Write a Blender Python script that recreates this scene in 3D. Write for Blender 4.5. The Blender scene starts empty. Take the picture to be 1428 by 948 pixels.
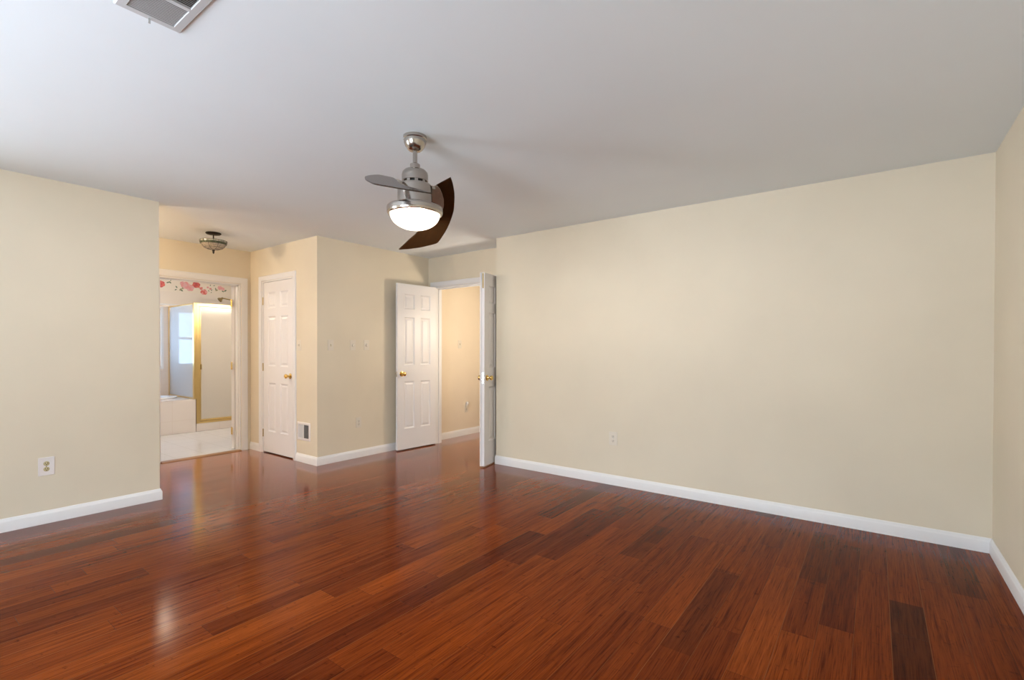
import bpy, bmesh, math, random
from mathutils import Vector, Matrix
R = math.radians
S = bpy.context.scene
C = S.collection
random.seed(4)

# ------------------------------------------------------------------ camera, light, exposure
CAM_F, CAM_YAW, CAM_PITCH, CAM_ROLL, CAM_CY, CAM_H = 678.77, .6413, -.0076, -.002, 492.776, 1.2358
W, H = 1428.0, 948.0
cd = bpy.data.cameras.new('camera'); cam = bpy.data.objects.new('camera', cd); C.objects.link(cam)
cd.sensor_fit = 'HORIZONTAL'; cd.sensor_width = 36.0; cd.lens = CAM_F/W*36.0
cd.shift_x = 0.0; cd.shift_y = (CAM_CY-H/2)/W
cd.clip_start = .02
cam.matrix_world = Matrix.Translation((0, 0, CAM_H)) @ Matrix.Rotation(CAM_YAW, 4, 'Z') @ Matrix.Rotation(math.pi/2+CAM_PITCH, 4, 'X') @ Matrix.Rotation(-CAM_ROLL, 4, 'Z')
S.camera = cam
S.view_settings.view_transform = 'Standard'; S.view_settings.look = 'None'
S.view_settings.gamma = 1.0; S.view_settings.use_curve_mapping = False
S.view_settings.exposure = 0.16

SKY, SKY_LOW, GROUND, WORLD = (.34, .50, .68), (.50, .58, .66), (.78, .88, 1.0), 20.6
wd = bpy.data.worlds.new('sky'); S.world = wd; wd.use_nodes = True
wn, wl = wd.node_tree.nodes, wd.node_tree.links
bg = wn['Background']; bg.inputs[1].default_value = WORLD
tc = wn.new('ShaderNodeTexCoord'); sx = wn.new('ShaderNodeSeparateXYZ'); rp = wn.new('ShaderNodeValToRGB'); mr = wn.new('ShaderNodeMapRange')
mr.inputs[1].default_value = -1; mr.inputs[2].default_value = 1
wl.new(tc.outputs['Generated'], sx.inputs[0]); wl.new(sx.outputs[2], mr.inputs[0]); wl.new(mr.outputs[0], rp.inputs[0]); wl.new(rp.outputs[0], bg.inputs[0])
e = rp.color_ramp.elements
e[0].position = .48; e[0].color = (*GROUND, 1); e[1].position = .52; e[1].color = (*SKY_LOW, 1)
x = e.new(.85); x.color = (*SKY, 1)

def area(name, loc, size, rot, energy=0, col=(1, 1, 1), portal=False):
    l = bpy.data.lights.new(name, 'AREA'); l.shape = 'RECTANGLE'; l.size, l.size_y = size; l.energy = energy; l.color = col
    if portal: l.cycles.is_portal = True
    o = bpy.data.objects.new(name, l); C.objects.link(o); o.location = loc; o.rotation_euler = rot
    return o
def point(name, loc, energy, col, rad=.08):
    l = bpy.data.lights.new(name, 'POINT'); l.energy = energy; l.color = col; l.shadow_soft_size = rad
    o = bpy.data.objects.new(name, l); C.objects.link(o); o.location = loc
    return o

# plan of the place, metres (camera stands at x = 0, y = 0)
HC = 2.44
XR, YB, XE = .5781, 4.1264, -3.2937
XL, YLE = -4.7052, 1.4687
XBA, YCL, XSW, YD = -6.21, 2.8996, -4.7427, 4.5018
YREAR = -1.85
YDRESS = -.40
XHALL = -4.765
XBF = -9.15
T = .12
FANW = 96.0
REAR_WIN = [(-2.50, -.95, .60, 2.12)]
LEFT_WIN = (-1.76, -.50, .55, 2.14)
BATH_WIN = (1.75, 2.875, .95, 1.88)

for (a, b, z0, z1) in REAR_WIN:       # daylight comes in through two unseen bedroom windows added behind the camera
    area('window_daylight', ((a+b)/2, YREAR-.10, (z0+z1)/2), (b-a, z1-z0), (R(90), 0, 0), portal=True)
area('side_window_daylight', (XL-.10, (LEFT_WIN[0]+LEFT_WIN[1])/2, (LEFT_WIN[2]+LEFT_WIN[3])/2), (LEFT_WIN[1]-LEFT_WIN[0], LEFT_WIN[3]-LEFT_WIN[2]), (R(90), 0, R(-90)), portal=True)  # unseen side window, added to bring in light without hitting the left wall
area('bath_window_daylight', (XBF-.10, (BATH_WIN[0]+BATH_WIN[1])/2, (BATH_WIN[2]+BATH_WIN[3])/2), (BATH_WIN[1]-BATH_WIN[0], BATH_WIN[3]-BATH_WIN[2]), (R(90), 0, R(-90)), portal=True)
area('bath_vanity_lamp', (-6.40, 4.02, 2.02), (.62, .10), (R(90), 0, R(90)), 15, (1.0, .84, .66))
point('bath_ceiling_lamp', (-7.4, 2.3, 2.3), 23, (1.0, .84, .66))
point('hall_lamp', (-3.48, 4.98, 1.50), 27, (1.0, .87, .70))
point('dressing_lamp', (-5.45, .55, 2.2), 48, (1.0, .78, .56))  # unseen lamp added behind the left wall to warm the alcove

# ------------------------------------------------------------------ materials
def mat(name, col, rough=.5, metal=0.0, **kw):
    m = bpy.data.materials.new(name); m.use_nodes = True
    b = m.node_tree.nodes['Principled BSDF']
    b.inputs['Base Color'].default_value = (*col, 1); b.inputs['Roughness'].default_value = rough; b.inputs['Metallic'].default_value = metal
    for k, v in kw.items(): b.inputs[k.replace('_', ' ')].default_value = v
    return m
class NT:
    def __init__(s, m): s.t = m.node_tree; s.n = s.t.nodes; s.l = s.t.links; s.b = s.n['Principled BSDF']
    def val(s, inp, v):
        if isinstance(v, (int, float)): inp.default_value = v
        elif isinstance(v, tuple): inp.default_value = v if len(v) == len(inp.default_value) else (*v, 1)
        else: s.l.new(v, inp)
    def m(s, op, a, b=0.0, c=None):
        n = s.n.new('ShaderNodeMath'); n.operation = op; s.val(n.inputs[0], a); s.val(n.inputs[1], b)
        if c is not None: s.val(n.inputs[2], c)
        return n.outputs[0]
    def obj(s):
        c = s.n.new('ShaderNodeTexCoord'); x = s.n.new('ShaderNodeSeparateXYZ'); s.l.new(c.outputs['Object'], x.inputs[0]); return c.outputs['Object'], x.outputs
    def xyz(s, a, b, c):
        n = s.n.new('ShaderNodeCombineXYZ')
        for i, v in enumerate((a, b, c)): s.val(n.inputs[i], v)
        return n.outputs[0]
    def white(s, v, dim='3D'):
        n = s.n.new('ShaderNodeTexWhiteNoise'); n.noise_dimensions = dim
        s.val(n.inputs['W'] if dim == '1D' else n.inputs['Vector'], v); return n.outputs['Value']
    def noise(s, v, scale=1.0, detail=3.0, rough=.5):
        n = s.n.new('ShaderNodeTexNoise'); s.l.new(v, n.inputs['Vector']); n.inputs['Scale'].default_value = scale; n.inputs['Detail'].default_value = detail; n.inputs['Roughness'].default_value = rough; return n.outputs[0]
    def ramp(s, f, stops):
        n = s.n.new('ShaderNodeValToRGB'); s.l.new(f, n.inputs[0]); e = n.color_ramp.elements
        while len(e) < len(stops): e.new(.5)
        for q, (p, c) in zip(e, stops): q.position = p; q.color = (*c, 1)
        return n.outputs[0]
    def mix(s, f, a, b, mode='MIX'):
        n = s.n.new('ShaderNodeMixRGB'); n.blend_type = mode; s.val(n.inputs[0], f); s.val(n.inputs[1], a); s.val(n.inputs[2], b); return n.outputs[0]
    def bump(s, h, strength=.3, dist=.002):
        n = s.n.new('ShaderNodeBump'); s.l.new(h, n.inputs['Height']); n.inputs['Strength'].default_value = strength; n.inputs['Distance'].default_value = dist
        s.l.new(n.outputs[0], s.b.inputs['Normal'])

def paint(name, col, rough, var=.03, bump=.08):
    m = mat(name, col, rough); t = NT(m); co, _ = t.obj()
    f = t.noise(co, 1.7, 4); d = tuple(c*(1-var) for c in col); l = tuple(min(1, c*(1+var)) for c in col)
    t.l.new(t.ramp(f, [(.3, d), (.7, l)]), t.b.inputs['Base Color'])
    t.bump(t.noise(co, 260, 2), bump, .001)
    return m
M = {}
M['wall'] = paint('cream_wall_paint', (.74, .665, .525), .55)
M['hallwall'] = paint('hall_wall_paint', (.80, .70, .56), .55)
M['bathwall'] = paint('bath_wallpaper', (.84, .76, .68), .55)
M['ceil'] = paint('ceiling_paint', (.84, .90, .94), .8, .010)
M['trim'] = paint('white_trim_paint', (.80, .80, .81), .35, .01, .02)
M['door'] = paint('white_door_paint', (.80, .79, .80), .38, .01, .03)
M['plate'] = mat('almond_plastic', (.74, .68, .58), .35)
M['platew'] = mat('white_plastic', (.80, .76, .74), .35)
M['ivory'] = mat('ivory_plastic', (.52, .44, .24), .35)
M['dark'] = mat('dark_slot', (.02, .018, .016), .6)
M['brass'] = mat('polished_brass', (.83, .58, .20), .18, 1.0)
M['oldbrass'] = mat('aged_brass', (.40, .30, .13), .35, 1.0)
M['gold'] = mat('gold_shower_frame', (.80, .60, .27), .32, 1.0)
M['strike'] = mat('bright_steel', (.85, .85, .86), .25, 1.0)
M['vent'] = mat('vent_enamel', (.56, .57, .58), .45)
M['grille'] = mat('register_enamel', (.66, .64, .63), .45)
M['bronze'] = mat('dark_bronze', (.035, .028, .022), .45, .6)
M['lead'] = mat('lead_came', (.06, .055, .05), .5, .5)
M['tub'] = mat('white_acrylic', (.85, .86, .88), .15)
M['wood_strip'] = mat('threshold_wood', (.28, .14, .06), .35)
M['sash'] = mat('white_vinyl_window', (.82, .82, .82), .4)

def nickel():
    m = mat('brushed_nickel', (.47, .43, .385), .22, 1.0); t = NT(m); co, x = t.obj()
    f = t.noise(t.xyz(t.m('MULTIPLY', x[0], 6), t.m('MULTIPLY', x[1], 6), t.m('MULTIPLY', x[2], 900)), 1, 2)
    t.l.new(t.m('MULTIPLY_ADD', f, .16, .12), t.b.inputs['Roughness'])
    return m
M['nickel'] = nickel()

M['satin'] = mat('satin_nickel_casting', (.46, .42, .37), .42, .55)

def blade_mat():
    m = mat('dark_walnut_blade', (.05, .026, .014), .24, Specular_Tint=(1.0, .86, .72, 1)); t = NT(m); co, x = t.obj()
    f = t.noise(t.xyz(t.m('MULTIPLY', x[0], 60), t.m('MULTIPLY', x[1], 3), t.m('MULTIPLY', x[2], 3)), 1, 3)
    t.l.new(t.ramp(f, [(.3, (.018, .009, .0035)), (.7, (.030, .015, .006))]), t.b.inputs['Base Color'])
    return m
M['blade'] = blade_mat()

def bowl_mat():
    m = mat('lit_frosted_glass', (.02, .02, .018), .3); t = NT(m)
    t.b.inputs['Emission Color'].default_value = (1.0, .86, .68, 1); t.b.inputs['Emission Strength'].default_value = 3.6; t.b.inputs['Alpha'].default_value = .45
    return m
M['bowl'] = bowl_mat()

PLANK = .13
FLOOR_OFF = .5231
DARK = [(101, 1.95, 3.05, .66), (103, 3.33, 4.2, .45), (98, 3.05, 3.9, .35), (91, 2.75, 3.35, .4), (95, 2.0, 2.9, .3)]            # (plank number, y from, y to, strength)
def floor_mat():
    m = mat('strand_bamboo_floor', (.2, .07, .03), .15, IOR=1.12); t = NT(m); co, x = t.obj()
    X, Y = x[0], x[1]
    u = t.m('ADD', t.m('DIVIDE', X, PLANK), 100+FLOOR_OFF); i = t.m('FLOOR', u); fu = t.m('FRACT', u)
    hi = t.white(i, '1D')
    v = t.m('ADD', t.m('DIVIDE', Y, 1.15), t.m('MULTIPLY', hi, 9.0)); j = t.m('FLOOR', v); fv = t.m('FRACT', v)
    rnd = t.white(t.xyz(i, j, 3.0)); rnd2 = t.white(t.xyz(j, i, 9.0))
    base = t.ramp(rnd, [(0, (.082, .013, .003)), (.10, (.125, .021, .0035)), (.5, (.155, .0275, .0040)), (.85, (.178, .033, .0045)), (1, (.205, .041, .006))])
    for k, ya, yb, st in DARK:
        f = t.m('MULTIPLY', t.m('COMPARE', i, float(k), .1), t.m('MULTIPLY', t.m('GREATER_THAN', Y, ya), t.m('LESS_THAN', Y, yb)))
        base = t.mix(t.m('MULTIPLY', f, st), base, (.034, .008, .003))
    sh = t.m('MULTIPLY', rnd2, 40.0)
    g1 = t.noise(t.xyz(t.m('MULTIPLY_ADD', X, 46, sh), t.m('MULTIPLY', Y, 1.5), sh), 1, 5, .6)
    g2 = t.noise(t.xyz(t.m('MULTIPLY_ADD', X, 210, sh), t.m('MULTIPLY', Y, 6), sh), 1, 3, .6)
    g3 = t.noise(t.xyz(t.m('MULTIPLY_ADD', X, 22, sh), t.m('MULTIPLY', Y, 26), sh), 1, 4, .65)
    c = t.mix(1.0, base, t.ramp(g1, [(.30, (.62, .58, .55)), (.5, (1, 1, 1)), (.72, (1.25, 1.32, 1.4))]), 'MULTIPLY')
    c = t.mix(1.0, c, t.ramp(g2, [(.32, (.55, .50, .48)), (.5, (1, 1, 1)), (.70, (1.18, 1.22, 1.25))]), 'MULTIPLY')
    c = t.mix(1.0, c, t.ramp(g3, [(.26, (.45, .42, .42)), (.38, (1, 1, 1)), (1, (1, 1, 1))]), 'MULTIPLY')
    eu = t.m('MULTIPLY', t.m('MINIMUM', fu, t.m('SUBTRACT', 1.0, fu)), PLANK)
    ev = t.m('MULTIPLY', t.m('MINIMUM', fv, t.m('SUBTRACT', 1.0, fv)), 1.15)
    seam = t.m('LESS_THAN', t.m('MINIMUM', eu, ev), .0011)
    lightseam = t.m('MULTIPLY', t.m('LESS_THAN', eu, .0013), t.m('GREATER_THAN', t.white(t.xyz(i, 5.0, 2.0)), .35))
    c = t.mix(t.m('MULTIPLY', seam, .55), c, (.035, .012, .006))
    c = t.mix(t.m('MULTIPLY', lightseam, .6), c, (.24, .080, .026))
    t.l.new(c, t.b.inputs['Base Color'])
    t.l.new(t.m('MULTIPLY_ADD', g3, .10, .10), t.b.inputs['Roughness'])
    cup = t.m('MULTIPLY', t.m('POWER', t.m('SUBTRACT', fu, .5), 2.0), 1.0)
    hgt = t.m('ADD', t.m('MULTIPLY', cup, .5), t.m('ADD', t.m('MULTIPLY', t.m('MULTIPLY', rnd, fu), .10), t.m('SUBTRACT', t.m('MULTIPLY', g1, .03), t.m('MULTIPLY', seam, .12))))
    t.bump(hgt, .3, .0018)
    # clear lacquer: an extra gloss that grows at flat angles
    lw_ = t.n.new('ShaderNodeLayerWeight'); lw_.inputs['Blend'].default_value = .5
    fac = t.m('MULTIPLY', t.m('POWER', t.m('MAXIMUM', t.m('DIVIDE', t.m('SUBTRACT', lw_.outputs['Facing'], .64), .36), 0.0), 2.0), 1.35)
    gl = t.n.new('ShaderNodeBsdfGlossy'); gl.inputs['Roughness'].default_value = .12
    t.l.new(t.b.inputs['Normal'].links[0].from_socket, gl.inputs['Normal'])
    t.l.new(fac, gl.inputs['Color'])
    mx = t.n.new('ShaderNodeAddShader'); t.l.new(t.b.outputs[0], mx.inputs[0]); t.l.new(gl.outputs[0], mx.inputs[1])
    t.l.new(mx.outputs[0], t.n['Material Output'].inputs[0])
    return m

def tile_mat(name, col, size, line, rough=.25, axes=(0, 1), shift=(0, 0)):
    m = mat(name, col, rough); t = NT(m); co, x = t.obj()
    d = []
    for a, s in zip(axes, shift):
        f = t.m('FRACT', t.m('ADD', t.m('DIVIDE', x[a], size), 50+s)); d.append(t.m('MINIMUM', f, t.m('SUBTRACT', 1.0, f)))
    g = t.m('LESS_THAN', t.m('MINIMUM', *d), .012)
    t.l.new(t.mix(g, col, line), t.b.inputs['Base Color'])
    return m
M['bathfloor'] = tile_mat('white_floor_tile', (.80, .80, .82), .305, (.68, .68, .68), .2)
M['tile_x'] = tile_mat('pale_wall_tile_a', (.80, .71, .65), .11, (.74, .64, .56), .22, (1, 2))
M['tile_y'] = tile_mat('pale_wall_tile_b', (.80, .71, .65), .11, (.74, .64, .56), .22, (0, 2))
M['deck'] = tile_mat('pale_deck_tile', (.82, .75, .71), .30, (.78, .70, .65), .2, (1, 2), (0, .37))

def obscure(name, col, alpha, rough):
    m = mat(name, col, rough); t = NT(m); t.b.inputs['Alpha'].default_value = alpha; t.b.inputs['IOR'].default_value = 1.52
    co, x = t.obj(); t.bump(t.noise(co, 45, 2), .05, .002)
    return m
M['doorglass'] = obscure('obscure_shower_glass', (.78, .73, .66), .78, .14)
M['sideglass'] = obscure('frosted_side_glass', (.74, .76, .78), .70, .10)
def pane(name='window_glass', col=(1, 1, 1)):
    m = bpy.data.materials.new(name); m.use_nodes = True; n, l = m.node_tree.nodes, m.node_tree.links
    n.remove(n['Principled BSDF']); tr = n.new('ShaderNodeBsdfTransparent'); gl = n.new('ShaderNodeBsdfGlossy'); mx = n.new('ShaderNodeMixShader')
    gl.inputs['Roughness'].default_value = .02; tr.inputs[0].default_value = (*col, 1); mx.inputs[0].default_value = .06
    l.new(tr.outputs[0], mx.inputs[1]); l.new(gl.outputs[0], mx.inputs[2]); l.new(mx.outputs[0], n['Material Output'].inputs[0])
    return m
M['pane'] = pane()
M['pane_bath'] = pane('tinted_window_glass', (.46, .52, .58))  # tint put in to dim the daylight entering the bathroom
def stained(name, a, b, al):
    m = mat(name, a, .2); t = NT(m); co, x = t.obj()
    t.l.new(t.ramp(t.noise(co, 60, 2), [(.4, a), (.6, b)]), t.b.inputs['Base Color']); t.b.inputs['Alpha'].default_value = al
    t.b.inputs['Subsurface Weight'].default_value = 0.0
    return m
M['sg_band'] = stained('green_grey_stained_glass', (.32, .34, .28), (.55, .54, .46), .92)
M['sg_edge'] = stained('dark_green_stained_glass', (.07, .10, .05), (.12, .15, .08), .95)
M['sg_bowl'] = stained('cream_stained_glass', (.74, .66, .54), (.56, .50, .40), .6)

# ------------------------------------------------------------------ mesh helpers
class MB:
    def __init__(s): s.bm = bmesh.new(); s.mats = []; s.cur = 0
    def mat(s, m):
        if m not in s.mats: s.mats.append(m)
        s.cur = s.mats.index(m); return s
    def face(s, vs):
        f = s.bm.faces.new(vs); f.material_index = s.cur; return f
    def poly(s, pts): return s.face([s.bm.verts.new(p) for p in pts])
    def box(s, a, b, bev=0.0):
        a, b = [min(p, q) for p, q in zip(a, b)], [max(p, q) for p, q in zip(a, b)]
        v = [s.bm.verts.new((x, y, z)) for x in (a[0], b[0]) for y in (a[1], b[1]) for z in (a[2], b[2])]
        fs = [s.face([v[i] for i in q]) for q in ((0, 1, 3, 2), (4, 6, 7, 5), (0, 4, 5, 1), (2, 3, 7, 6), (0, 2, 6, 4), (1, 5, 7, 3))]
        if bev:
            es = list({e for f in fs for e in f.edges})
            r = bmesh.ops.bevel(s.bm, geom=es, offset=bev, segments=2, affect='EDGES', profile=.6)
            for f in r['faces']: f.material_index = s.cur
        return s
    def obox(s, c, ax, half):
        """box with its own axes"""
        c = Vector(c); ax = [Vector(a).normalized()*h for a, h in zip(ax, half)]
        v = [s.bm.verts.new(c+ax[0]*i+ax[1]*j+ax[2]*k) for i in (-1, 1) for j in (-1, 1) for k in (-1, 1)]
        for q in ((0, 1, 3, 2), (4, 6, 7, 5), (0, 4, 5, 1), (2, 3, 7, 6), (0, 2, 6, 4), (1, 5, 7, 3)): s.face([v[i] for i in q])
        return s
    def lathe(s, prof, o=(0, 0, 0), axis=(0, 0, 1), n=40, sc=(1, 1)):
        o = Vector(o); az = Vector(axis).normalized(); ax_ = az.orthogonal().normalized(); ay = az.cross(ax_)
        if abs(az.z) > .99: ax_, ay = Vector((1, 0, 0)), Vector((0, 1, 0))
        rings = []
        for r, z in prof:
            if r < 1e-6: rings.append([s.bm.verts.new(o+az*z)])
            else: rings.append([s.bm.verts.new(o+az*z+ax_*(r*sc[0]*math.cos(2*math.pi*k/n))+ay*(r*sc[1]*math.sin(2*math.pi*k/n))) for k in range(n)])
        for a, b in zip(rings, rings[1:]):
            for k in range(n):
                k2 = (k+1) % n
                if len(a) == 1 and len(b) == 1: continue
                if len(a) == 1: s.face([a[0], b[k2], b[k]])
                elif len(b) == 1: s.face([a[k], a[k2], b[0]])
                else: s.face([a[k], a[k2], b[k2], b[k]])
        return s
    def tube(s, pts, r, n=10):
        pts = [Vector(p) for p in pts]; rings = []
        for i, p in enumerate(pts):
            d = (pts[min(i+1, len(pts)-1)]-pts[max(i-1, 0)]).normalized()
            a = d.cross(Vector((0, 0, 1)))
            if a.length < 1e-3: a = Vector((1, 0, 0))
            a.normalize(); b = d.cross(a)
            rr = r[i] if isinstance(r, (list, tuple)) else r
            rings.append([s.bm.verts.new(p+a*(rr*math.cos(2*math.pi*k/n))+b*(rr*math.sin(2*math.pi*k/n))) for k in range(n)])
        for a, b in zip(rings, rings[1:]):
            for k in range(n): s.face([a[k], a[(k+1) % n], b[(k+1) % n], b[k]])
        s.face(rings[0]); s.face(rings[-1][::-1])
        return s
    def sweep(s, path, prof, fn, closed=False):
        """profile (out, up) swept along a 2-D path with mitred corners; fn maps (a, b, up) to a point; out is to the left of the path"""
        P = [Vector(p) for p in path]; n = len(P); rings = []
        for i in range(n):
            d0 = (P[i]-P[i-1]).normalized() if (i or closed) else None
            d1 = (P[(i+1) % n]-P[i]).normalized() if (i < n-1 or closed) else None
            ns = [Vector((-d.y, d.x)) for d in (d0, d1) if d is not None]
            o = ns[0] if len(ns) == 1 else (ns[0]+ns[1])/(1+ns[0].dot(ns[1]))
            rings.append([s.bm.verts.new(fn(P[i].x+o.x*w, P[i].y+o.y*w, u)) for w, u in prof])
        pairs = list(zip(rings, rings[1:]))+([(rings[-1], rings[0])] if closed else [])
        k = len(prof)
        for a, b in pairs:
            for q in range(k): s.face([a[q], a[(q+1) % k], b[(q+1) % k], b[q]])
        if not closed: s.face(rings[0][::-1]); s.face(rings[-1])
        return s
    def prism(s, pts, fn, h0, h1):
        a = [s.bm.verts.new(fn(x, y, h0)) for x, y in pts]; b = [s.bm.verts.new(fn(x, y, h1)) for x, y in pts]; n = len(pts)
        s.face(a[::-1]); s.face(b)
        for i in range(n): s.face([a[i], a[(i+1) % n], b[(i+1) % n], b[i]])
        return s
    def build(s, name, m=None, parent=None, smooth=None, origin=None):
        bmesh.ops.remove_doubles(s.bm, verts=s.bm.verts, dist=1e-6)
        bmesh.ops.recalc_face_normals(s.bm, faces=s.bm.faces)
        if origin is not None: bmesh.ops.translate(s.bm, verts=s.bm.verts, vec=-Vector(origin))
        me = bpy.data.meshes.new(name); s.bm.to_mesh(me); s.bm.free()
        for q in (s.mats or [m]): me.materials.append(q)
        if smooth is not None:
            for p in me.polygons: p.use_smooth = True
            me.set_sharp_from_angle(angle=R(smooth))
        o = bpy.data.objects.new(name, me); C.objects.link(o)
        if origin is not None: o.location = origin
        if parent is not None: o.parent = parent
        return o
def tag(o, label=None, cat=None, group=None, kind=None):
    for k, v in (('label', label), ('category', cat), ('group', group), ('kind', kind)):
        if v: o[k] = v
    return o
def empty(name, loc, label, cat, group=None):
    o = bpy.data.objects.new(name, None); C.objects.link(o); o.location = loc; o.empty_display_size = .1
    return tag(o, label, cat, group)
def struct(mb, name, m=None, label=None, cat=None, smooth=None):
    return tag(mb.build(name, m, None, smooth), label, cat, None, 'structure')
def part(mb, name, m, root, smooth=35):
    """a part modelled around the origin of its thing"""
    return mb.build(name, m, root, smooth)
def copy_thing(root, loc, label, group=None):
    r = root.copy(); C.objects.link(r); r.location = loc; r['label'] = label
    for ch in list(root.children):
        c = ch.copy(); C.objects.link(c); c.parent = r
        for g in list(ch.children):
            d = g.copy(); C.objects.link(d); d.parent = c
    return r

# ------------------------------------------------------------------ the shell
struct(MB().box((-6.215, YREAR-T, -.1), (XR+T, 7.6, 0)), 'floor', floor_mat(), 'glossy reddish brown strand bamboo plank floor', 'floor')
struct(MB().box((XBF-T, 1.0, -.1), (-6.215, 5.0, -.002)), 'floor_bath', M['bathfloor'], 'white tiled bathroom floor beyond the left doorway', 'floor')
struct(MB().box((XBF-T, YREAR-T, HC), (XR+T, 7.6, HC+.1)), 'ceiling', M['ceil'], 'smooth white painted ceiling', 'ceiling')

def wall_with_holes(name, axis, p0, p1, a0, a1, holes, m, label, cat='wall', z1=HC):
    """a wall between planes p0 and p1 of the given axis, from a0 to a1 along the other axis, holes as (a, b, z0, z1)"""
    mb = MB()
    xs = sorted({a0, a1, *[h[0] for h in holes], *[h[1] for h in holes]}); zs = sorted({0.0, z1, *[h[2] for h in holes], *[h[3] for h in holes]})
    for xa, xb in zip(xs, xs[1:]):
        run = []
        for za, zb in zip(zs, zs[1:]):
            if any(h[0]-1e-6 <= xa and xb <= h[1]+1e-6 and h[2]-1e-6 <= za and zb <= h[3]+1e-6 for h in holes): continue
            if run and abs(run[-1][1]-za) < 1e-6: run[-1] = (run[-1][0], zb)
            else: run.append((za, zb))
        for za, zb in run:
            if axis == 'y': mb.box((xa, p0, za), (xb, p1, zb))
            else: mb.box((p0, xa, za), (p1, xb, zb))
    return struct(mb, name, m, label, cat)
struct(MB().box((XE, YB, 0), (XR+T, YB+T, HC)).box((XE, YB+T, 0), (XE+T, YD, HC)), 'wall_back', M['wall'], 'long blank cream wall to the right of the double doors', 'wall')
struct(MB().box((XR, YREAR-T, 0), (XR+T, YB, HC)), 'wall_right', M['wall'], 'cream wall at the right edge', 'wall')
wall_with_holes('wall_rear', 'y', YREAR-T, YREAR, XL-T, XR, REAR_WIN, M['wall'], 'cream window wall behind the camera')
wall_with_holes('wall_left', 'x', XL-T, XL, YREAR, YLE, [LEFT_WIN], M['wall'], 'cream wall at the left edge ending in a corner')
struct(MB().box((XBA, YDRESS-T, 0), (XL-T, YDRESS, HC)), 'wall_alcove', M['wall'])
BATH_OPEN = (1.93, 2.785, 0.0, 2.03)
wall_with_holes('wall_bath_entry', 'x', XBA-T, XBA, YDRESS-T, 4.9, [BATH_OPEN], M['wall'], 'cream wall around the bathroom doorway')
CD0, CD1, CDT = -5.921, -5.212, 2.05
wall_with_holes('wall_closet', 'y', YCL, YCL+T, XBA, XSW, [(CD0, CD1, 0.0, CDT)], M['wall'], 'cream wall around the narrow closet door')
struct(MB().box((XSW-T, YCL+T, 0), (XSW, YD+T, HC)), 'wall_switches', M['wall'], 'cream wall with three switch plates', 'wall')
DD0, DD1, DDT = -4.632, -3.385, 2.052
wall_with_holes('wall_doorway', 'y', YD, YD+T, XSW, XE+T, [(DD0, DD1, 0.0, DDT)], M['wall'], 'cream wall around the open double doors')
struct(MB().box((XHALL-T, YD+T, 0), (XHALL, 7.5, HC)), 'wall_hall_left', M['hallwall'], 'warm lit hall wall seen through the double doors', 'wall')
struct(MB().box((XE+.05, YD+T, 0), (XE+.05+T, 7.5, HC)), 'wall_hall_right', M['hallwall'])
struct(MB().box((XHALL-T, 7.5, 0), (XE+.2, 7.6, HC)), 'wall_hall_end', M['hallwall'])
struct(MB().box((-6.32, YCL+T+.55, 0), (XSW-T, YCL+T+.60, HC)), 'wall_closet_back', M['wall'])
# bathroom walls; the lower part of the far wall is tiled up to 1.94 m
TILE_Z = 1.94
wall_with_holes('wall_bath_far', 'x', XBF-T, XBF, 1.0, 5.0, [BATH_WIN], M['bathwall'], 'pale bathroom wall with a floral border above the shower')
struct(MB().box((XBF, 1.0, 0), (XBA-T, 1.1, HC)), 'wall_bath_left', M['bathwall'])
struct(MB().box((XBF, 4.9, 0), (XBA, 5.0, HC)), 'wall_bath_right', M['bathwall'])
struct(MB().box((XBF, 3.98, 0), (-8.15, 4.08, HC)), 'wall_shower', M['bathwall'])
# thin tile facing on the far wall, around the window
mb = MB(); w0, w1, wz0, wz1 = BATH_WIN
for (ya, yb, za, zb) in ((1.1, w0-.05, .49, TILE_Z), (w1+.035, 2.985, .49, TILE_Z), (w0-.05, w1+.035, .49, wz0-.06)):
    mb.box((XBF, ya, za), (XBF+.008, yb, zb))
mb.box((XBF, 3.0, .12), (XBF+.008, 3.98, TILE_Z)); struct(mb, 'trim_tile', M['tile_x'], 'pale pink tile surround above the bathtub', 'wall tile')
mb = MB(); mb.box((XBF, 1.1, TILE_Z), (XBF+.012, 3.98, TILE_Z+.025), .003); struct(mb, 'trim_tile_cap', M['trim'])

# ------------------------------------------------------------------ windows (added unseen ones behind the camera, one over the bathtub)
def window(name, axis, plane, a0, a1, z0, z1, into, label):
    """frame in the opening, one meeting rail, two panes; 'into' is the sign of the room side"""
    def q(a, d, z): return (a, plane-into*d, z) if axis == 'y' else (plane-into*d, a, z)
    f = MB()
    for (b0, b1, c0, c1) in ((a0, a0+.045, z0, z1), (a1-.045, a1, z0, z1), (a0+.045, a1-.045, z0, z0+.045), (a0+.045, a1-.045, z1-.045, z1), (a0+.045, a1-.045, (z0+z1)/2-.02, (z0+z1)/2+.02)):
        f.box(q(b0, .03, c0), q(b1, .09, c1))
    root = struct(f, name, M['sash'], label, 'window')
    for c0, c1 in ((z0+.045, (z0+z1)/2-.02), ((z0+z1)/2+.02, z1-.045)):
        MB().box(q(a0+.045, .058, c0), q(a1-.045, .062, c1)).build('pane', M['pane_bath' if plane == XBF else 'pane'], root)
    cs = MB(); pr = [(0, 0), (0, .012), (.055, .016), (.06, .010), (.06, 0)] if plane != XBF else [(0, 0), (0, .012), (.030, .014), (.034, .010), (.034, 0)]
    cs.sweep([(a0, z0), (a0, z1), (a1, z1), (a1, z0)], pr, lambda a, z, d: q(a, -d, z), closed=True)
    cs.build('window_casing', M['trim'], root)
    return root
for k, (a, b, z0, z1) in enumerate(REAR_WIN):
    window('window_%d' % (k+1), 'y', YREAR, a, b, z0, z1, 1, 'white bedroom window behind the camera')
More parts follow.
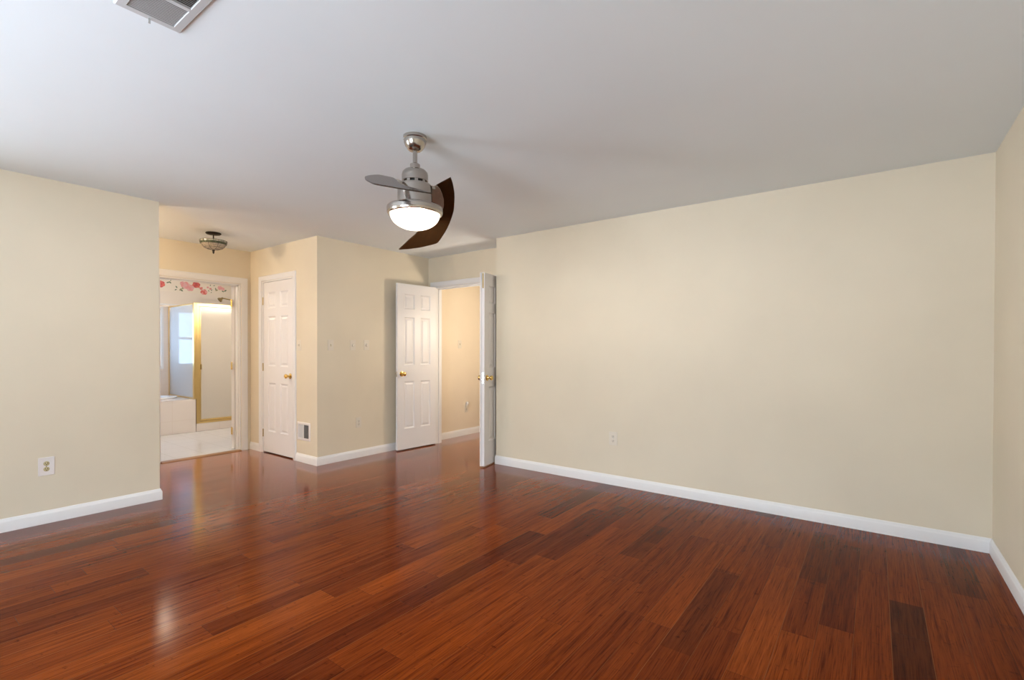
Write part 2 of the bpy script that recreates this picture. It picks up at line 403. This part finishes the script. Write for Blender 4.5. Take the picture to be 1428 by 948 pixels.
window('window_2', 'x', XL, *LEFT_WIN, 1, 'white bedroom window on the left wall behind the camera')
window('window_3', 'x', XBF, *BATH_WIN, 1, 'bright window over the bathtub')

# ------------------------------------------------------------------ baseboards and casings
BBP = [(0, 0), (.014, 0), (.014, .064), (.0115, .072), (.0075, .078), (.006, .086), (.0035, .090), (0, .090)]
def baseboard(name, path, label=None, m='trim', h=1.0):
    return struct(MB().sweep(path, [(w, u*h) for w, u in BBP], lambda x, y, u: (x, y, u)), name, M[m], label, 'baseboard', 30)
baseboard('baseboard_back', [(XR, YREAR), (XR, YB), (XE-.008, YB)], 'white baseboard along the long blank wall and the right wall')
baseboard('baseboard_left', [(XL-T-1.0, YLE), (XL, YLE), (XL, YREAR)][::1][::-1][::-1], 'white baseboard wrapping the left wall corner')
baseboard('baseboard_closet', [(CD1+.062, YCL), (XSW, YCL), (XSW, YD)][::-1], 'white baseboard along the wall with switch plates')
baseboard('baseboard_alcove', [(CD0-.062, YCL), (XBA, YCL)], 'short white baseboard left of the closet door')
baseboard('baseboard_hall', [(XHALL, 7.5), (XHALL, YD+T)], 'white baseboard in the hall')
CAS = [(.003, 0), (.003, .010), (.012, .0135), (.040, .0165), (.056, .0175), (.062, .013), (.062, 0)]
def casing(name, pts, fn, label, w=1.0):
    return struct(MB().sweep(pts, [(a*w, d) for a, d in CAS], fn), name, M['trim'], label, 'door casing', 30)
casing('trim_bath', [(BATH_OPEN[0], 0), (BATH_OPEN[0], 2.03), (BATH_OPEN[1], 2.03), (BATH_OPEN[1], 0)], lambda a, z, d: (XBA+d, a, z), 'white casing around the bathroom doorway', 1.2)
casing('trim_closet', [(CD0, 0), (CD0, CDT), (CD1, CDT), (CD1, 0)], lambda a, z, d: (a, YCL-d, z), 'white casing around the narrow closet door', .95)
casing('trim_doorway', [(DD0, 0), (DD0, DDT), (DD1, DDT), (DD1, 0)], lambda a, z, d: (a, YD-d, z), 'white casing around the open double doors')
def jamb(name, axis, p0, p1, a0, a1, zt, label, stop=True):
    mb = MB(); t = .016
    def bx(a, b, z0, z1, d0=p0, d1=p1):
        if axis == 'y': mb.box((a, d0, z0), (b, d1, z1))
        else: mb.box((d0, a, z0), (d1, b, z1))
    bx(a0, a0+t, 0, zt); bx(a1-t, a1, 0, zt); bx(a0+t, a1-t, zt-t, zt)
    if stop:
        m0 = (p0+p1)/2
        bx(a0+t, a0+t+.011, 0, zt-t, m0, m0+.03); bx(a1-t-.011, a1-t, 0, zt-t, m0, m0+.03); bx(a0+t, a1-t, zt-t-.011, zt-t, m0, m0+.03)
    return struct(mb, name, M['trim'], label, 'door jamb')
jamb('trim_jamb_bath', 'x', XBA-T, XBA, BATH_OPEN[0], BATH_OPEN[1], 2.03, 'white jamb lining the bathroom doorway')
jamb('trim_jamb_doorway', 'y', YD, YD+T, DD0, DD1, DDT, 'white jamb lining the double doorway')
jamb('trim_jamb_closet', 'y', YCL, YCL+T, CD0, CD1, CDT, 'white jamb lining the closet doorway', False)
struct(MB().prism([(-6.27, 0), (-6.155, 0), (-6.165, .008), (-6.21, .013), (-6.26, .008)], lambda x, z, y: (x, y, z), BATH_OPEN[0]+.016, BATH_OPEN[1]-.016), 'trim_threshold', M['wood_strip'], 'thin wooden threshold strip at the bathroom doorway', 'threshold')

# ------------------------------------------------------------------ six panel doors
ROWS = [(.25, .83), (1.03, 1.62), (1.72, 1.905)]
def door_leaf(name, w, h, th, label):
    """hinge edge at x = 0, free edge at x = w, faces at y = 0 and y = th"""
    mb = MB(); st = w*.165; mu = w*.155; pw = (w-2*st-mu)/2
    xs = [0, st, st+pw, st+pw+mu, w-st, w]; zs = [0]+[z*h/2.03 for r in ROWS for z in r]+[h]
    for y, sg in ((0, 1), (th, -1)):
        for i in range(5):
            for j in range(7):
                x0, x1, z0, z1 = xs[i], xs[i+1], zs[j], zs[j+1]
                if i in (1, 3) and j in (1, 3, 5):
                    rings = []
                    for ins, dep in ((0, 0), (.004, .004), (.012, .009), (.020, .010), (.040, .0035)):
                        a, b, c, d = x0+ins, x1-ins, z0+ins, z1-ins
                        rings.append([mb.bm.verts.new((p, y+sg*dep, q)) for p, q in ((a, c), (b, c), (b, d), (a, d))])
                    for r0, r1 in zip(rings, rings[1:]):
                        for k in range(4): mb.face([r0[k], r0[(k+1) % 4], r1[(k+1) % 4], r1[k]])
                    mb.face(rings[-1])
                else: mb.poly([(x0, y, z0), (x1, y, z0), (x1, y, z1), (x0, y, z1)])
    for j in range(7):
        for x_ in (0, w): mb.poly([(x_, 0, zs[j]), (x_, th, zs[j]), (x_, th, zs[j+1]), (x_, 0, zs[j+1])])
    for i in range(5):
        for z_ in (0, h): mb.poly([(xs[i], 0, z_), (xs[i+1], 0, z_), (xs[i+1], th, z_), (xs[i], th, z_)])
    return tag(mb.build(name, M['door']), label, 'door', None, 'structure')
KNOB = [(0, 0), (.031, 0), (.032, .003), (.029, .007), (.014, .010), (.0105, .016), (.0105, .030), (.015, .035), (.0235, .042), (.0262, .051), (.0245, .060), (.016, .066), (0, .068)]
def knob(root, x, z, y, side):
    k = MB().lathe(KNOB, (x, y, z), (0, side, 0), 28).build('door_knob', M['brass'], root, 40)
    k['label'] = 'polished brass knob'
    return k
def hinge(root, loc, m='brass', leafdir=(0, 0, 0), name='hinge'):
    mb = MB(); x, y, z = loc
    mb.lathe([(0, -.047), (.003, -.047), (.0058, -.044), (.0058, .044), (.003, .047), (0, .050)], loc, (0, 0, 1), 14)
    if leafdir != (0, 0, 0):
        d = Vector(leafdir).normalized(); p = d.cross(Vector((0, 0, 1)))
        mb.obox(Vector(loc)+d*.017, (d, p, (0, 0, 1)), (.017, .0012, .044))
    h = mb.build(name, M[m], root, 40); h['label'] = 'brass hinge'
    return h
# closet door, closed
t1 = .035
d1 = door_leaf('door_1', CD1-CD0-.038, 2.018, t1, 'closed white six panel closet door with brass knob')
d1.location = (CD0+.019, YCL+.006, .013)
knob(d1, CD1-CD0-.038-.062, .92, 0, -1)
for z in (.22, 1.01, 1.80): hinge(d1, (-.004, -.004, z), 'oldbrass', (1, 0, 0) if 0 else (0, 0, 0))
# double doors, both swung open into the room
lw = .606
hl = (-4.617, 4.492)
dl = door_leaf('door_2', lw, 2.028, .035, 'open white six panel left leaf of the double doors')
fl = (-4.662, 3.887); al = math.atan2(fl[1]-hl[1], fl[0]-hl[0]); dl.location = (hl[0], hl[1], .014); dl.rotation_euler = (0, 0, al)
# local +y points towards the switch wall or the hall: find the side that faces the room
yl = Vector((-math.sin(al), math.cos(al)))
side = 1 if yl.x > 0 else -1           # side whose face looks to +x
knob(dl, lw-.062, .925, .035 if side > 0 else 0, side); knob(dl, lw-.062, .925, 0 if side > 0 else .035, -side)
pl = MB().box((lw, .006, .89), (lw+.0015, .029, .955)).build('latch_plate', M['strike'], dl); pl['label'] = 'bright latch plate on the door edge'
for z in (.22, 1.01, 1.80): hinge(dl, (-.003, .0 if side > 0 else .035, z))
hr = (-3.405, 4.492)
fr = (-3.270, 3.893); ar = math.atan2(fr[1]-hr[1], fr[0]-hr[0])
dr = door_leaf('door_3', lw, 2.028, .035, 'open white six panel right leaf against the long wall corner')
yr = Vector((-math.sin(ar), math.cos(ar)))          # local +y in the room
dr.rotation_euler = (0, 0, ar)
# the +x looking face must lie on the line hr-fr
off = Vector((0, 0)) if yr.x < 0 else -yr*.035
dr.location = (hr[0]+off.x, hr[1]+off.y, .014)
yface = 0 if yr.x < 0 else .035; sg = -1 if yr.x < 0 else 1
knob(dr, lw-.062, .925, yface, sg); knob(dr, lw-.062, .925, .035-yface, -sg)
as_ = MB(); yo = .035-yface; as_.box((lw-.030, yo, 0), (lw+.012, yo-sg*.013, 2.028), .002).build('astragal', M['door'], dr)
pl = MB().box((lw, .004, .865), (lw+.002, .031, .985), .0008).build('strike_plate', M['strike'], dr); pl['label'] = 'bright strike plate on the door edge'
fb = MB().box((lw, .010, 1.865), (lw+.002, .026, 2.022), .0006).box((lw+.002, .014, 1.90), (lw+.006, .022, 1.93)).build('flush_bolt', M['oldbrass'], dr); fb['label'] = 'aged brass flush bolt at the top of the door edge'
for z in (.22, 1.01, 1.80): hinge(dr, (-.003, yface, z))
# bathroom door, swung well open into the bathroom
ob = R(180-29.5)
d4 = door_leaf('door_4', .80, 2.005, .035, 'white bathroom door swung open into the bathroom, seen edge-on with brass hinges')
d4.location = (XBA-T-.004, BATH_OPEN[1]-.020, .012); d4.rotation_euler = (0, 0, ob)
for z in (.22, 1.02, 1.79):
    hinge(d4, (-.002, .0362, z), 'brass', (Matrix.Rotation(-ob, 3, 'Z') @ Vector((1, -.05, 0))))

# ------------------------------------------------------------------ ceiling fan with lit bowl
FX, FY = -2.095, 1.885
fan = empty('ceiling_fan', (FX, FY, HC), 'brushed nickel ceiling fan with two dark curved blades and a lit glass bowl', 'ceiling fan')
def lz(prof, name, m, n=56, smooth=30): return MB().lathe([(r, z-HC) for r, z in prof], (0, 0, 0), (0, 0, 1), n).build(name, m, fan, smooth)
lz([(0, 2.4395), (.066, 2.4395), (.0665, 2.424), (.063, 2.420), (.062, 2.405), (.055, 2.385), (.044, 2.369), (.032, 2.360), (.014, 2.357), (0, 2.357)], 'canopy', M['nickel'])
lz([(0, 2.362), (.0128, 2.362), (.0128, 2.262), (0, 2.262)], 'downrod', M['nickel'], 24)
lz([(0, 2.288), (.020, 2.288), (.028, 2.282), (.028, 2.250), (0, 2.250)], 'coupling', M['nickel'], 32)
lz([(0, 2.254), (.042, 2.253), (.060, 2.247), (.070, 2.236), (.0735, 2.222), (.0735, 2.219), (.0735, 2.189), (.0735, 2.186), (.070, 2.183), (.064, 2.186), (0, 2.186)], 'motor_cap', M['nickel'])
mb = MB().mat(M['dark']).lathe([(r, z-HC) for r, z in [(.058, 2.186), (.058, 2.166)]], (0, 0, 0), (0, 0, 1), 40).mat(M['nickel'])
for k in range(10):
    a = 2*math.pi*k/10
    mb.obox((.066*math.cos(a), .066*math.sin(a), 2.176-HC), ((math.cos(a), math.sin(a), 0), (-math.sin(a), math.cos(a), 0), (0, 0, 1)), (.006, .009, .012))
mb.build('vent_ring', None, fan)
lz([(0, 2.170), (.078, 2.169), (.092, 2.165), (.097, 2.157), (.097, 2.153), (.097, 2.046), (.097, 2.042), (0, 2.042)], 'motor_housing', M['nickel'])
lz([(0, 2.048), (.100, 2.048), (.102, 2.044), (.149, 2.043), (.155, 2.038), (.1565, 2.032), (.1563, 2.028), (.1556, 2.013), (.1555, 2.010), (.152, 2.001), (.146, 1.997), (.1395, 1.998), (.1395, 2.010), (.13, 2.012)], 'light_ring', M['nickel'])
bp = [(.1385, 2.004), (.1385, 2.000)]+[(.1385*math.cos(a), 2.000-.086*math.sin(a)) for a in [R(q) for q in range(8, 90, 8)]]+[(0, 1.914)]
gb = lz(bp, 'glass_bowl', M['bowl'], 56, 60); gb['label'] = 'glowing frosted glass light bowl'
BL = [(.127, .007), (.150, -.022), (.188, -.068), (.203, -.048), (.217, -.027), (.233, .003), (.248, .032), (.261, .064), (.272, .096), (.283, .130), (.293, .165), (.299, .199), (.303, .233), (.3065, .276), (.308, .319), (.307, .358), (.303, .397), (.299, .440), (.293, .470), (.286, .483), (.270, .496), (.247, .512), (.192, .546), (.130, .574), (.070, .594), (.057, .597), (.060, .588), (.080, .537), (.100, .484), (.121, .437), (.139, .384), (.147, .345), (.148, .300), (.143, .240), (.135, .180), (.129, .120), (.125, .060)]
TA, TB, BZ = math.tan(R(24.7)), math.tan(R(-2.3)), 2.196-HC
def bfn(x, y, h): return (x, y, BZ+TB*x-TA*y+h)
def blade(rot):
    b = MB().prism(BL, bfn, -.003, .003).build('blade', M['blade'], fan)
    plate = [(.118, .005), (.133, .004), (.155, .022), (.180, .055), (.203, .095), (.218, .135), (.222, .160), (.212, .172), (.185, .166), (.155, .158), (.132, .140), (.119, .10)]
    br = MB().prism(plate, bfn, -.0085, -.0032)
    # arm from the motor housing out to the plate
    arm = [(.092, .012), (.100, .010), (.124, .012), (.133, .060), (.134, .135), (.118, .142), (.096, .118), (.088, .065)]
    br.prism(arm, bfn, -.020, -.0045)
    for p in ((.150, .045), (.175, .085), (.196, .125)):
        q = Vector(bfn(p[0], p[1], -.0085)); br.lathe([(.0048, 0), (.0045, -.002), (0, -.003)], q, (0, 0, 1), 10)
    br = br.build('blade_bracket', M['satin'], b, 30); br['label'] = 'brushed nickel blade bracket'
    b.matrix_local = rot
    return b
fl_ = point('fan_bulb', (FX, FY, 1.985), FANW, (1.0, .88, .74), .045)
E0 = R(63.82)
blade(Matrix.Rotation(E0, 4, 'Z'))
a2 = E0+math.pi+R(-2.9)
ev, tv = Vector((-math.cos(E0), -math.sin(E0), 0)), Vector((-math.sin(E0), math.cos(E0), 0))
piv = Vector((0, 0, 2.17-HC))+ev*.15
blade(Matrix.Translation(piv) @ Matrix.Rotation(R(1.2), 4, tv) @ Matrix.Rotation(R(1.7), 4, ev) @ Matrix.Translation(-piv) @ Matrix.Rotation(a2, 4, 'Z'))

# ------------------------------------------------------------------ stained glass light in the alcove
LX, LY = -5.505, 2.197
lamp = empty('ceiling_light', (LX, LY, HC), 'small unlit stained glass bowl light on a dark bronze stem', 'ceiling light')
def ll(prof, name, m, n=40, smooth=40): return MB().lathe([(r, z-HC) for r, z in prof], (0, 0, 0), (0, 0, 1), n).build(name, m, lamp, smooth)
ll([(0, 2.4395), (.070, 2.4395), (.072, 2.432), (.062, 2.424), (.030, 2.418), (0, 2.418)], 'canopy', M['bronze'])
ll([(0, 2.42), (.006, 2.42), (.006, 2.262), (0, 2.262)], 'stem', M['bronze'], 14)
ll([(0, 2.270), (.011, 2.268), (.013, 2.258), (.009, 2.248), (.010, 2.240), (.006, 2.228), (0, 2.222)], 'finial', M['bronze'], 16)
sh = MB()
def bowlpt(r0, z0, r1, z1): return [(r0, z0), (r1, z1)]
prof = [(.123, 2.358), (.121, 2.340), (.116, 2.322), (.105, 2.303), (.085, 2.286), (.058, 2.274), (.028, 2.268), (.010, 2.267)]
for (k0, k1, m) in ((0, 1, 'sg_band'), (1, 2, 'sg_edge'), (2, 7, 'sg_bowl')):
    sh.mat(M[m]).lathe([(r, z-HC) for r, z in prof[k0:k1+1]], (0, 0, 0), (0, 0, 1), 32)
shade = sh.build('glass_shade', None, lamp, 40)
cm = MB()
for k in (0, 1, 2, 4, 5):
    r, z = prof[k]; n = 32
    cm.tube([((r+.0006)*math.cos(2*math.pi*q/n), (r+.0006)*math.sin(2*math.pi*q/n), z-HC) for q in range(n)]+[((r+.0006)*math.cos(a), (r+.0006)*math.sin(a), z-HC) for a in (0, .01)], .0022, 6)
for q in range(16):
    a = 2*math.pi*q/16
    pts = prof[:3] if q % 2 else prof[:7]
    cm.tube([((r+.0006)*math.cos(a), (r+.0006)*math.sin(a), z-HC) for r, z in pts], .0019, 6)
cm.build('leading', M['lead'], shade)

# ------------------------------------------------------------------ ceiling vent and wall register
vent = empty('ceiling_vent', (-1.950, .632, HC), 'grey metal air vent with angled slats in the ceiling corner of the photo', 'air vent')
vx, vy = .175, .101
mb = MB(); mb.sweep([(-vx, -vy), (-vx, vy), (vx, vy), (vx, -vy)], [(0, 0), (0, -.004), (-.004, -.0075), (-.028, -.0085), (-.0295, -.007), (-.0295, 0)], lambda x, y, u: (x, y, u), closed=True)
mb.build('frame', M['vent'], vent)
MB().box((-vx+.028, -vy+.028, -.0012), (vx-.028, vy-.028, -.0004)).build('duct_opening', M['dark'], vent)  # dark plate stands in for the shade inside the duct
MB().box((-.008, -vy+.028, -.0085), (.008, vy-.028, -.001)).build('divider', M['vent'], vent)
for bank in (-1, 1):
    n = 14; x0, x1 = (-vx+.031, -.010) if bank < 0 else (.010, vx-.031)
    for k in range(n):
        x = x0+(x1-x0)*(k+.5)/n
        s_ = 1 if bank < 0 else -1
        MB().obox((x, 0, -.0048), ((.82, 0, s_*.57), (0, 1, 0), (-s_*.57, 0, .82)), (.0018, vy-.0285, .0005)).build('slat', M['vent'], vent)
MB().obox((-vx+.012, .0, -.016), ((0, 0, 1), (0, 1, 0), (1, 0, 0)), (.010, .0035, .0012)).build('damper_lever', M['vent'], vent)

reg = empty('wall_register', (-5.002, YCL, .339), 'small two-way air register low on the closet wall by the corner', 'air register')
rx, rz = .127, .0985
mb = MB(); mb.sweep([(-rx, -rz), (rx, -rz), (rx, rz), (-rx, rz)], [(0, 0), (0, .003), (.004, .007), (.022, .008), (.026, .005), (.026, 0)], lambda x, z, u: (x, -u, z), closed=True)
mb.build('frame', M['platew'], reg)
MB().box((-rx+.025, -.0016, -rz+.025), (rx-.025, -.0006, rz-.025)).build('duct_opening', M['dark'], reg)  # shaded duct depth painted as a near-black sheet behind the slats
MB().box((-.005, -.0085, -rz+.025), (.005, -.0015, rz-.025)).build('divider', M['platew'], reg)
for bank in (-1, 1):
    n = 9; x0, x1 = (-rx+.027, -.006) if bank < 0 else (.006, rx-.027)
    for k in range(n):
        x = x0+(x1-x0)*(k+.5)/n; s_ = 1 if bank < 0 else -1
        MB().obox((x, -.0052, 0), ((.82, s_*.57, 0), (0, 0, 1), (-s_*.57, .82, 0)), (.0028, rz-.0255, .0005)).build('slat', M['grille'], reg)

# ------------------------------------------------------------------ outlets and switches (modelled on the x-z plane facing -y, then turned)
def plate_mb(w=.070, h=.115): return MB().box((-w/2, -.0055, -h/2), (w/2, 0, h/2), .0022)
def outlet(loc, rz, label, w=.070, h=.115, pm='plate', rm='plate'):
    o = empty('wall_outlet', loc, label, 'outlet'); o.rotation_euler = (0, 0, rz)
    plate_mb(w, h).build('cover_plate', M[pm], o)
    for s_ in (1, -1):
        f = MB().lathe([(0, .0075), (.0148, .0075), (.0165, .0065), (.0165, .0045)], (0, 0, s_*.0195), (0, -1, 0), 24, (1, 1)).build('receptacle', M[rm], o, 40)
        sl = MB()
        for x in (-.0062, .0062): sl.box((x-.0014, -.0080, s_*.0195-.001), (x+.0014, -.0073, s_*.0195+.0075))
        sl.lathe([(.0028, .0073), (.0028, .0080), (0, .0080)], (0, 0, s_*.0195-.0075), (0, -1, 0), 10)
        sl.build('slots', M['dark'], f)
    MB().lathe([(.0032, .005), (.003, .0065), (0, .007)], (0, 0, 0), (0, -1, 0), 12).build('screw', M['strike'], o)
    return o
outlet((XL, .786, .404), R(90), 'white outlet with ivory sockets low on the left wall', .086, .128, 'platew', 'ivory')
outlet((-1.920, YB, .425), 0, 'cream outlet low on the long blank wall', .082, .122)
outlet((XSW, 3.415, .400), R(90), 'cream outlet low on the wall under the three switches')
ho = outlet((XHALL, 5.269, .385), R(90), 'cream hall outlet holding a small night light')
nl = empty('night_light', (XHALL+.0075, 5.269, .415), 'small cream night light plugged into the hall outlet', 'night light'); nl.rotation_euler = (0, 0, R(90))
MB().box((-.018, -.026, -.022), (.018, -.0006, .020), .004).build('plug_body', M['plate'], nl)
MB().lathe([(0, -.004), (.012, -.004), (.020, .006), (.0225, .022), (.020, .036), (.011, .046), (0, .049)], (0, -.016, .021), (0, 0, 1), 20).build('shade', M['platew'], nl, 50)
def switch(loc, rz, label, w=.070, h=.115, kind='toggle', group=None):
    o = empty('light_switch', loc, label, 'switch', group); o.rotation_euler = (0, 0, rz)
    plate_mb(w, h).build('cover_plate', M['plate'], o)
    if kind == 'toggle':
        MB().box((-.0055, -.0068, -.013), (.0055, -.005, .013), .0006).build('toggle_slot', M['dark'] if 0 else M['ivory'], o)
        MB().obox((0, -.010, .004), ((1, 0, 0), (0, -1, .55), (0, .55, 1)), (.0042, .0085, .0045)).build('toggle', M['plate'], o)
    else:
        MB().lathe([(0, .021), (.014, .021), (.017, .018), (.018, .005)], (0, 0, 0), (0, -1, 0), 24).build('dial', M['plate'], o, 40)
    for s_ in (1, -1): MB().lathe([(.003, .005), (.003, .0062), (0, .0066)], (0, 0, s_*.030), (0, -1, 0), 10).build('screw', M['plate'], o)
    return o
switch((XSW, 3.058, 1.283), R(90), 'cream toggle switch nearest the wall corner, leftmost of the three in the row')
switch((XSW, 3.339, 1.284), R(90), 'cream switch in the middle of the row of three', kind='dial')
switch((XSW, 3.523, 1.286), R(90), 'cream switch nearest the double doors, rightmost of the three in the row', kind='dial')
switch((-5.090, YCL, 1.280), 0, 'cream toggle switch on the narrow wall right of the closet door')
switch((XHALL, 5.131, 1.312), R(90), 'cream toggle switch on the hall wall seen through the double doors')

# ------------------------------------------------------------------ bathroom: deck, tub, shower, border
DX, DYE, DZ = -8.15, 3.005, .488
deck = MB(); tcx, tcy, tra, trb = -8.68, 2.10, .33, .75
inner = []; outer = []; N_ = 64
for k in range(N_):
    a = 2*math.pi*k/N_; c_, s_ = math.cos(a), math.sin(a)
    inner.append((tcx+tra*c_, tcy+trb*s_))
    x0, x1, y0, y1 = XBF+.008, DX, 1.1, DYE
    t_ = min(((x1-tcx)/c_ if c_ > 1e-9 else ((x0-tcx)/c_ if c_ < -1e-9 else 1e9)), ((y1-tcy)/s_ if s_ > 1e-9 else ((y0-tcy)/s_ if s_ < -1e-9 else 1e9)))
    outer.append((tcx+t_*c_, tcy+t_*s_))
for k in range(N_):
    k2 = (k+1) % N_
    deck.poly([(*inner[k], DZ), (*outer[k], DZ), (*outer[k2], DZ), (*inner[k2], DZ)])
deck.poly([(DX, 1.1, 0), (DX, DYE, 0), (DX, DYE, DZ), (DX, 1.1, DZ)])
deck.poly([(DX, DYE, 0), (XBF+.008, DYE, 0), (XBF+.008, DYE, DZ), (DX, DYE, DZ)])
dk = tag(deck.build('tub_deck', M['deck']), 'pale tiled platform around the bathtub', 'tub deck')
tub = tag(MB().lathe([(1.10, 0), (1.115, .012), (1.10, .026), (1.04, .031), (.97, .026), (.93, .005), (.88, -.12), (.80, -.30), (.70, -.38), (.45, -.40), (0, -.40)], (tcx, tcy, DZ+.0005), (0, 0, 1), 64, (tra, trb)).build('bathtub', M['tub'], None, 50), 'white oval bathtub set into the tiled platform', 'bathtub')

shw = empty('shower_enclosure', (DX, 3.03, 0), 'gold framed glass shower enclosure with a door and side panel', 'shower')
def sb(a, b, name, m, bev=.002):
    o = (DX, 3.03, 0)
    return MB().box([p-q for p, q in zip(a, o)], [p-q for p, q in zip(b, o)], bev).build(name, M[m], shw)
SY0, SY1, SZ1 = 3.012, 3.975, 1.925
sb((DX-.10, SY0, 0), (DX+.01, SY1, .118), 'curb', 'deck', .004)
for a, b in (((DX-.03, SY0, .118), (DX+.012, SY0+.040, SZ1)), ((DX-.03, SY1-.04, .118), (DX+.012, SY1, SZ1)), ((DX-.03, SY0+.04, SZ1-.045), (DX+.012, SY1-.04, SZ1)), ((DX-.03, SY0+.04, .118), (DX+.012, SY1-.04, .148))):
    o = sb(a, b, 'frame_rail', 'gold')
dr_ = sb((DX-.012, SY0+.062, .178), (DX-.006, SY1-.062, SZ1-.070), 'glass_door', 'doorglass', 0)
for a, b in (((SY0+.044, SY0+.064), (.152, SZ1-.05)), ((SY1-.064, SY1-.044), (.152, SZ1-.05)), ((SY0+.064, SY1-.064), (.152, .178)), ((SY0+.064, SY1-.064), (SZ1-.075, SZ1-.05))):
    MB().box((-.018, a[0]-3.03, b[0]), (.004, a[1]-3.03, b[1]), .002).build('door_rail', M['gold'], dr_)
hd = MB().box((.004, SY0+.050-3.03, .93), (.030, SY0+.066-3.03, 1.01), .004).build('door_handle', M['oldbrass'], dr_)
sp = sb((XBF+.03, 2.985, DZ+.02), (DX-.03, 2.991, SZ1-.02), 'side_panel', 'sideglass', 0)
for a, b in (((XBF+.010, XBF+.032), (DZ+.001, SZ1)), ((XBF+.032, DX+.012), (DZ+.001, DZ+.022)), ((XBF+.032, DX+.012), (SZ1-.022, SZ1))):
    MB().box((a[0]-DX, 2.978-3.03, b[0]), (a[1]-DX, 2.998-3.03, b[1]), .002).build('panel_rail', M['gold'], sp)
sb((DX-.035, 2.975, DZ+.001), (DX+.014, 3.011, SZ1+.004), 'corner_post', 'gold')

sa = empty('shower_fixture', (-8.70, 3.98, 2.035), 'small aged brass shower head on a long arm above the shower frame', 'shower head')
MB().lathe([(0, 0), (.028, 0), (.026, .006), (.010, .010), (0, .010)], (0, 0, 0), (0, -1, 0), 20).build('wall_flange', M['oldbrass'], sa, 40)
MB().tube([(0, -.005, 0), (0, -.10, .012), (0, -.25, .032), (0, -.35, .046), (0, -.39, .040)], .010, 12).build('arm', M['oldbrass'], sa, 50)
MB().lathe([(0, -.01), (.016, -.01), (.018, .015), (.038, .040), (.041, .056), (0, .056)], (0, -.375, .046), (0, -.80, -.60), 24).build('spray_head', M['oldbrass'], sa, 40)

# floral wallpaper border: flowers and leaves printed on a paper strip
FL = {}
for k, c_ in (('red', (.72, .16, .13)), ('deep', (.60, .10, .11)), ('pink', (.82, .36, .36)), ('rose', (.80, .46, .48)), ('leaf', (.16, .22, .14)), ('sage', (.38, .36, .20)), ('paper', (.86, .78, .68))):
    FL[k] = mat('border_print_'+k, c_, .6)
bd = MB().mat(FL['paper']).box((XBF+.0004, 1.11, 2.165), (XBF+.002, 3.97, 2.36))
def petal_flower(y, z, r, c, c2, n=6):
    rot = random.random()*3
    for k in range(n):
        a = rot+2*math.pi*k/n; py, pz = y+r*.52*math.cos(a), z+r*.46*math.sin(a)
        bd.mat(FL[c if k % 2 else c2]).prism([(py+r*.55*math.cos(q), pz+r*.48*math.sin(q)) for q in [2*math.pi*i/9 for i in range(9)]], lambda a_, b_, d: (XBF+d, a_, b_), .002, .0025+.0002*k)
    bd.mat(FL[c2]).prism([(y+r*.4*math.cos(q), z+r*.36*math.sin(q)) for q in [2*math.pi*i/9 for i in range(9)]], lambda a_, b_, d: (XBF+d, a_, b_), .002, .0044)
def leaf(y, z, L, ang, c='leaf'):
    pts = [(-.5, 0), (-.2, .2), (.15, .22), (.5, 0), (.15, -.2), (-.2, -.2)]; ca, sa_ = math.cos(ang), math.sin(ang)
    bd.mat(FL[c]).prism([(y+L*(p*ca-q*sa_), z+L*(p*sa_+q*ca)) for p, q in pts], lambda a_, b_, d: (XBF+d, a_, b_), .002, .0028)
BFS = [  # kind, image-like place along the border as (y, z), size
    ('f', 2.875, 2.275, .060, 'red', 'deep'), ('f', 3.225, 2.290, .065, 'pink', 'rose'), ('f', 3.290, 2.255, .060, 'rose', 'pink'), ('f', 3.185, 2.315, .04, 'rose', 'pink'), ('f', 3.385, 2.315, .058, 'red', 'deep'),
    ('f', 3.500, 2.205, .052, 'pink', 'red'), ('f', 3.455, 2.265, .028, 'rose', 'red'), ('f', 3.755, 2.300, .040, 'rose', 'pink'), ('f', 3.80, 2.285, .030, 'pink', 'rose'), ('f', 3.56, 2.29, .018, 'rose', 'pink'), ('f', 3.60, 2.27, .018, 'deep', 'rose')]
for b_ in BFS: petal_flower(*b_[1:])
for (y_, z_, L_, a_, c_) in [(2.975, 2.31, .05, .3, 'leaf'), (3.005, 2.315, .05, 2.4, 'leaf'), (3.015, 2.35, .03, 1.2, 'leaf'), (3.095, 2.25, .045, 2.2, 'leaf'), (3.085, 2.205, .04, .5, 'leaf'), (3.155, 2.215, .06, .8, 'sage'), (3.185, 2.245, .06, 1.6, 'sage'), (3.17, 2.20, .05, 2.6, 'leaf'),
                              (3.60, 2.33, .03, 1.5, 'leaf'), (3.62, 2.25, .035, .7, 'leaf'), (3.575, 2.235, .03, 2.0, 'leaf'), (3.66, 2.33, .03, .1, 'leaf'), (3.70, 2.255, .055, .4, 'sage'), (3.685, 2.275, .045, 1.9, 'leaf'), (3.84, 2.26, .055, .6, 'leaf'), (3.80, 2.245, .045, 2.7, 'leaf'), (3.615, 2.21, .025, 1.0, 'leaf'), (2.60, 2.25, .06, .4, 'leaf'), (2.55, 2.29, .05, 2.0, 'sage')]:
    leaf(y_, z_, L_, a_, c_)
for (y_, c1_, c2_) in ((2.45, 'pink', 'rose'), (2.2, 'red', 'deep'), (1.9, 'rose', 'pink'), (1.6, 'red', 'deep'), (1.35, 'pink', 'rose')): petal_flower(y_, 2.27+.03*math.sin(9*y_), .06, c1_, c2_)
tag(bd.build('wallpaper_border'), 'floral wallpaper border with red and pink blossoms high on the bathroom wall', 'wallpaper border')
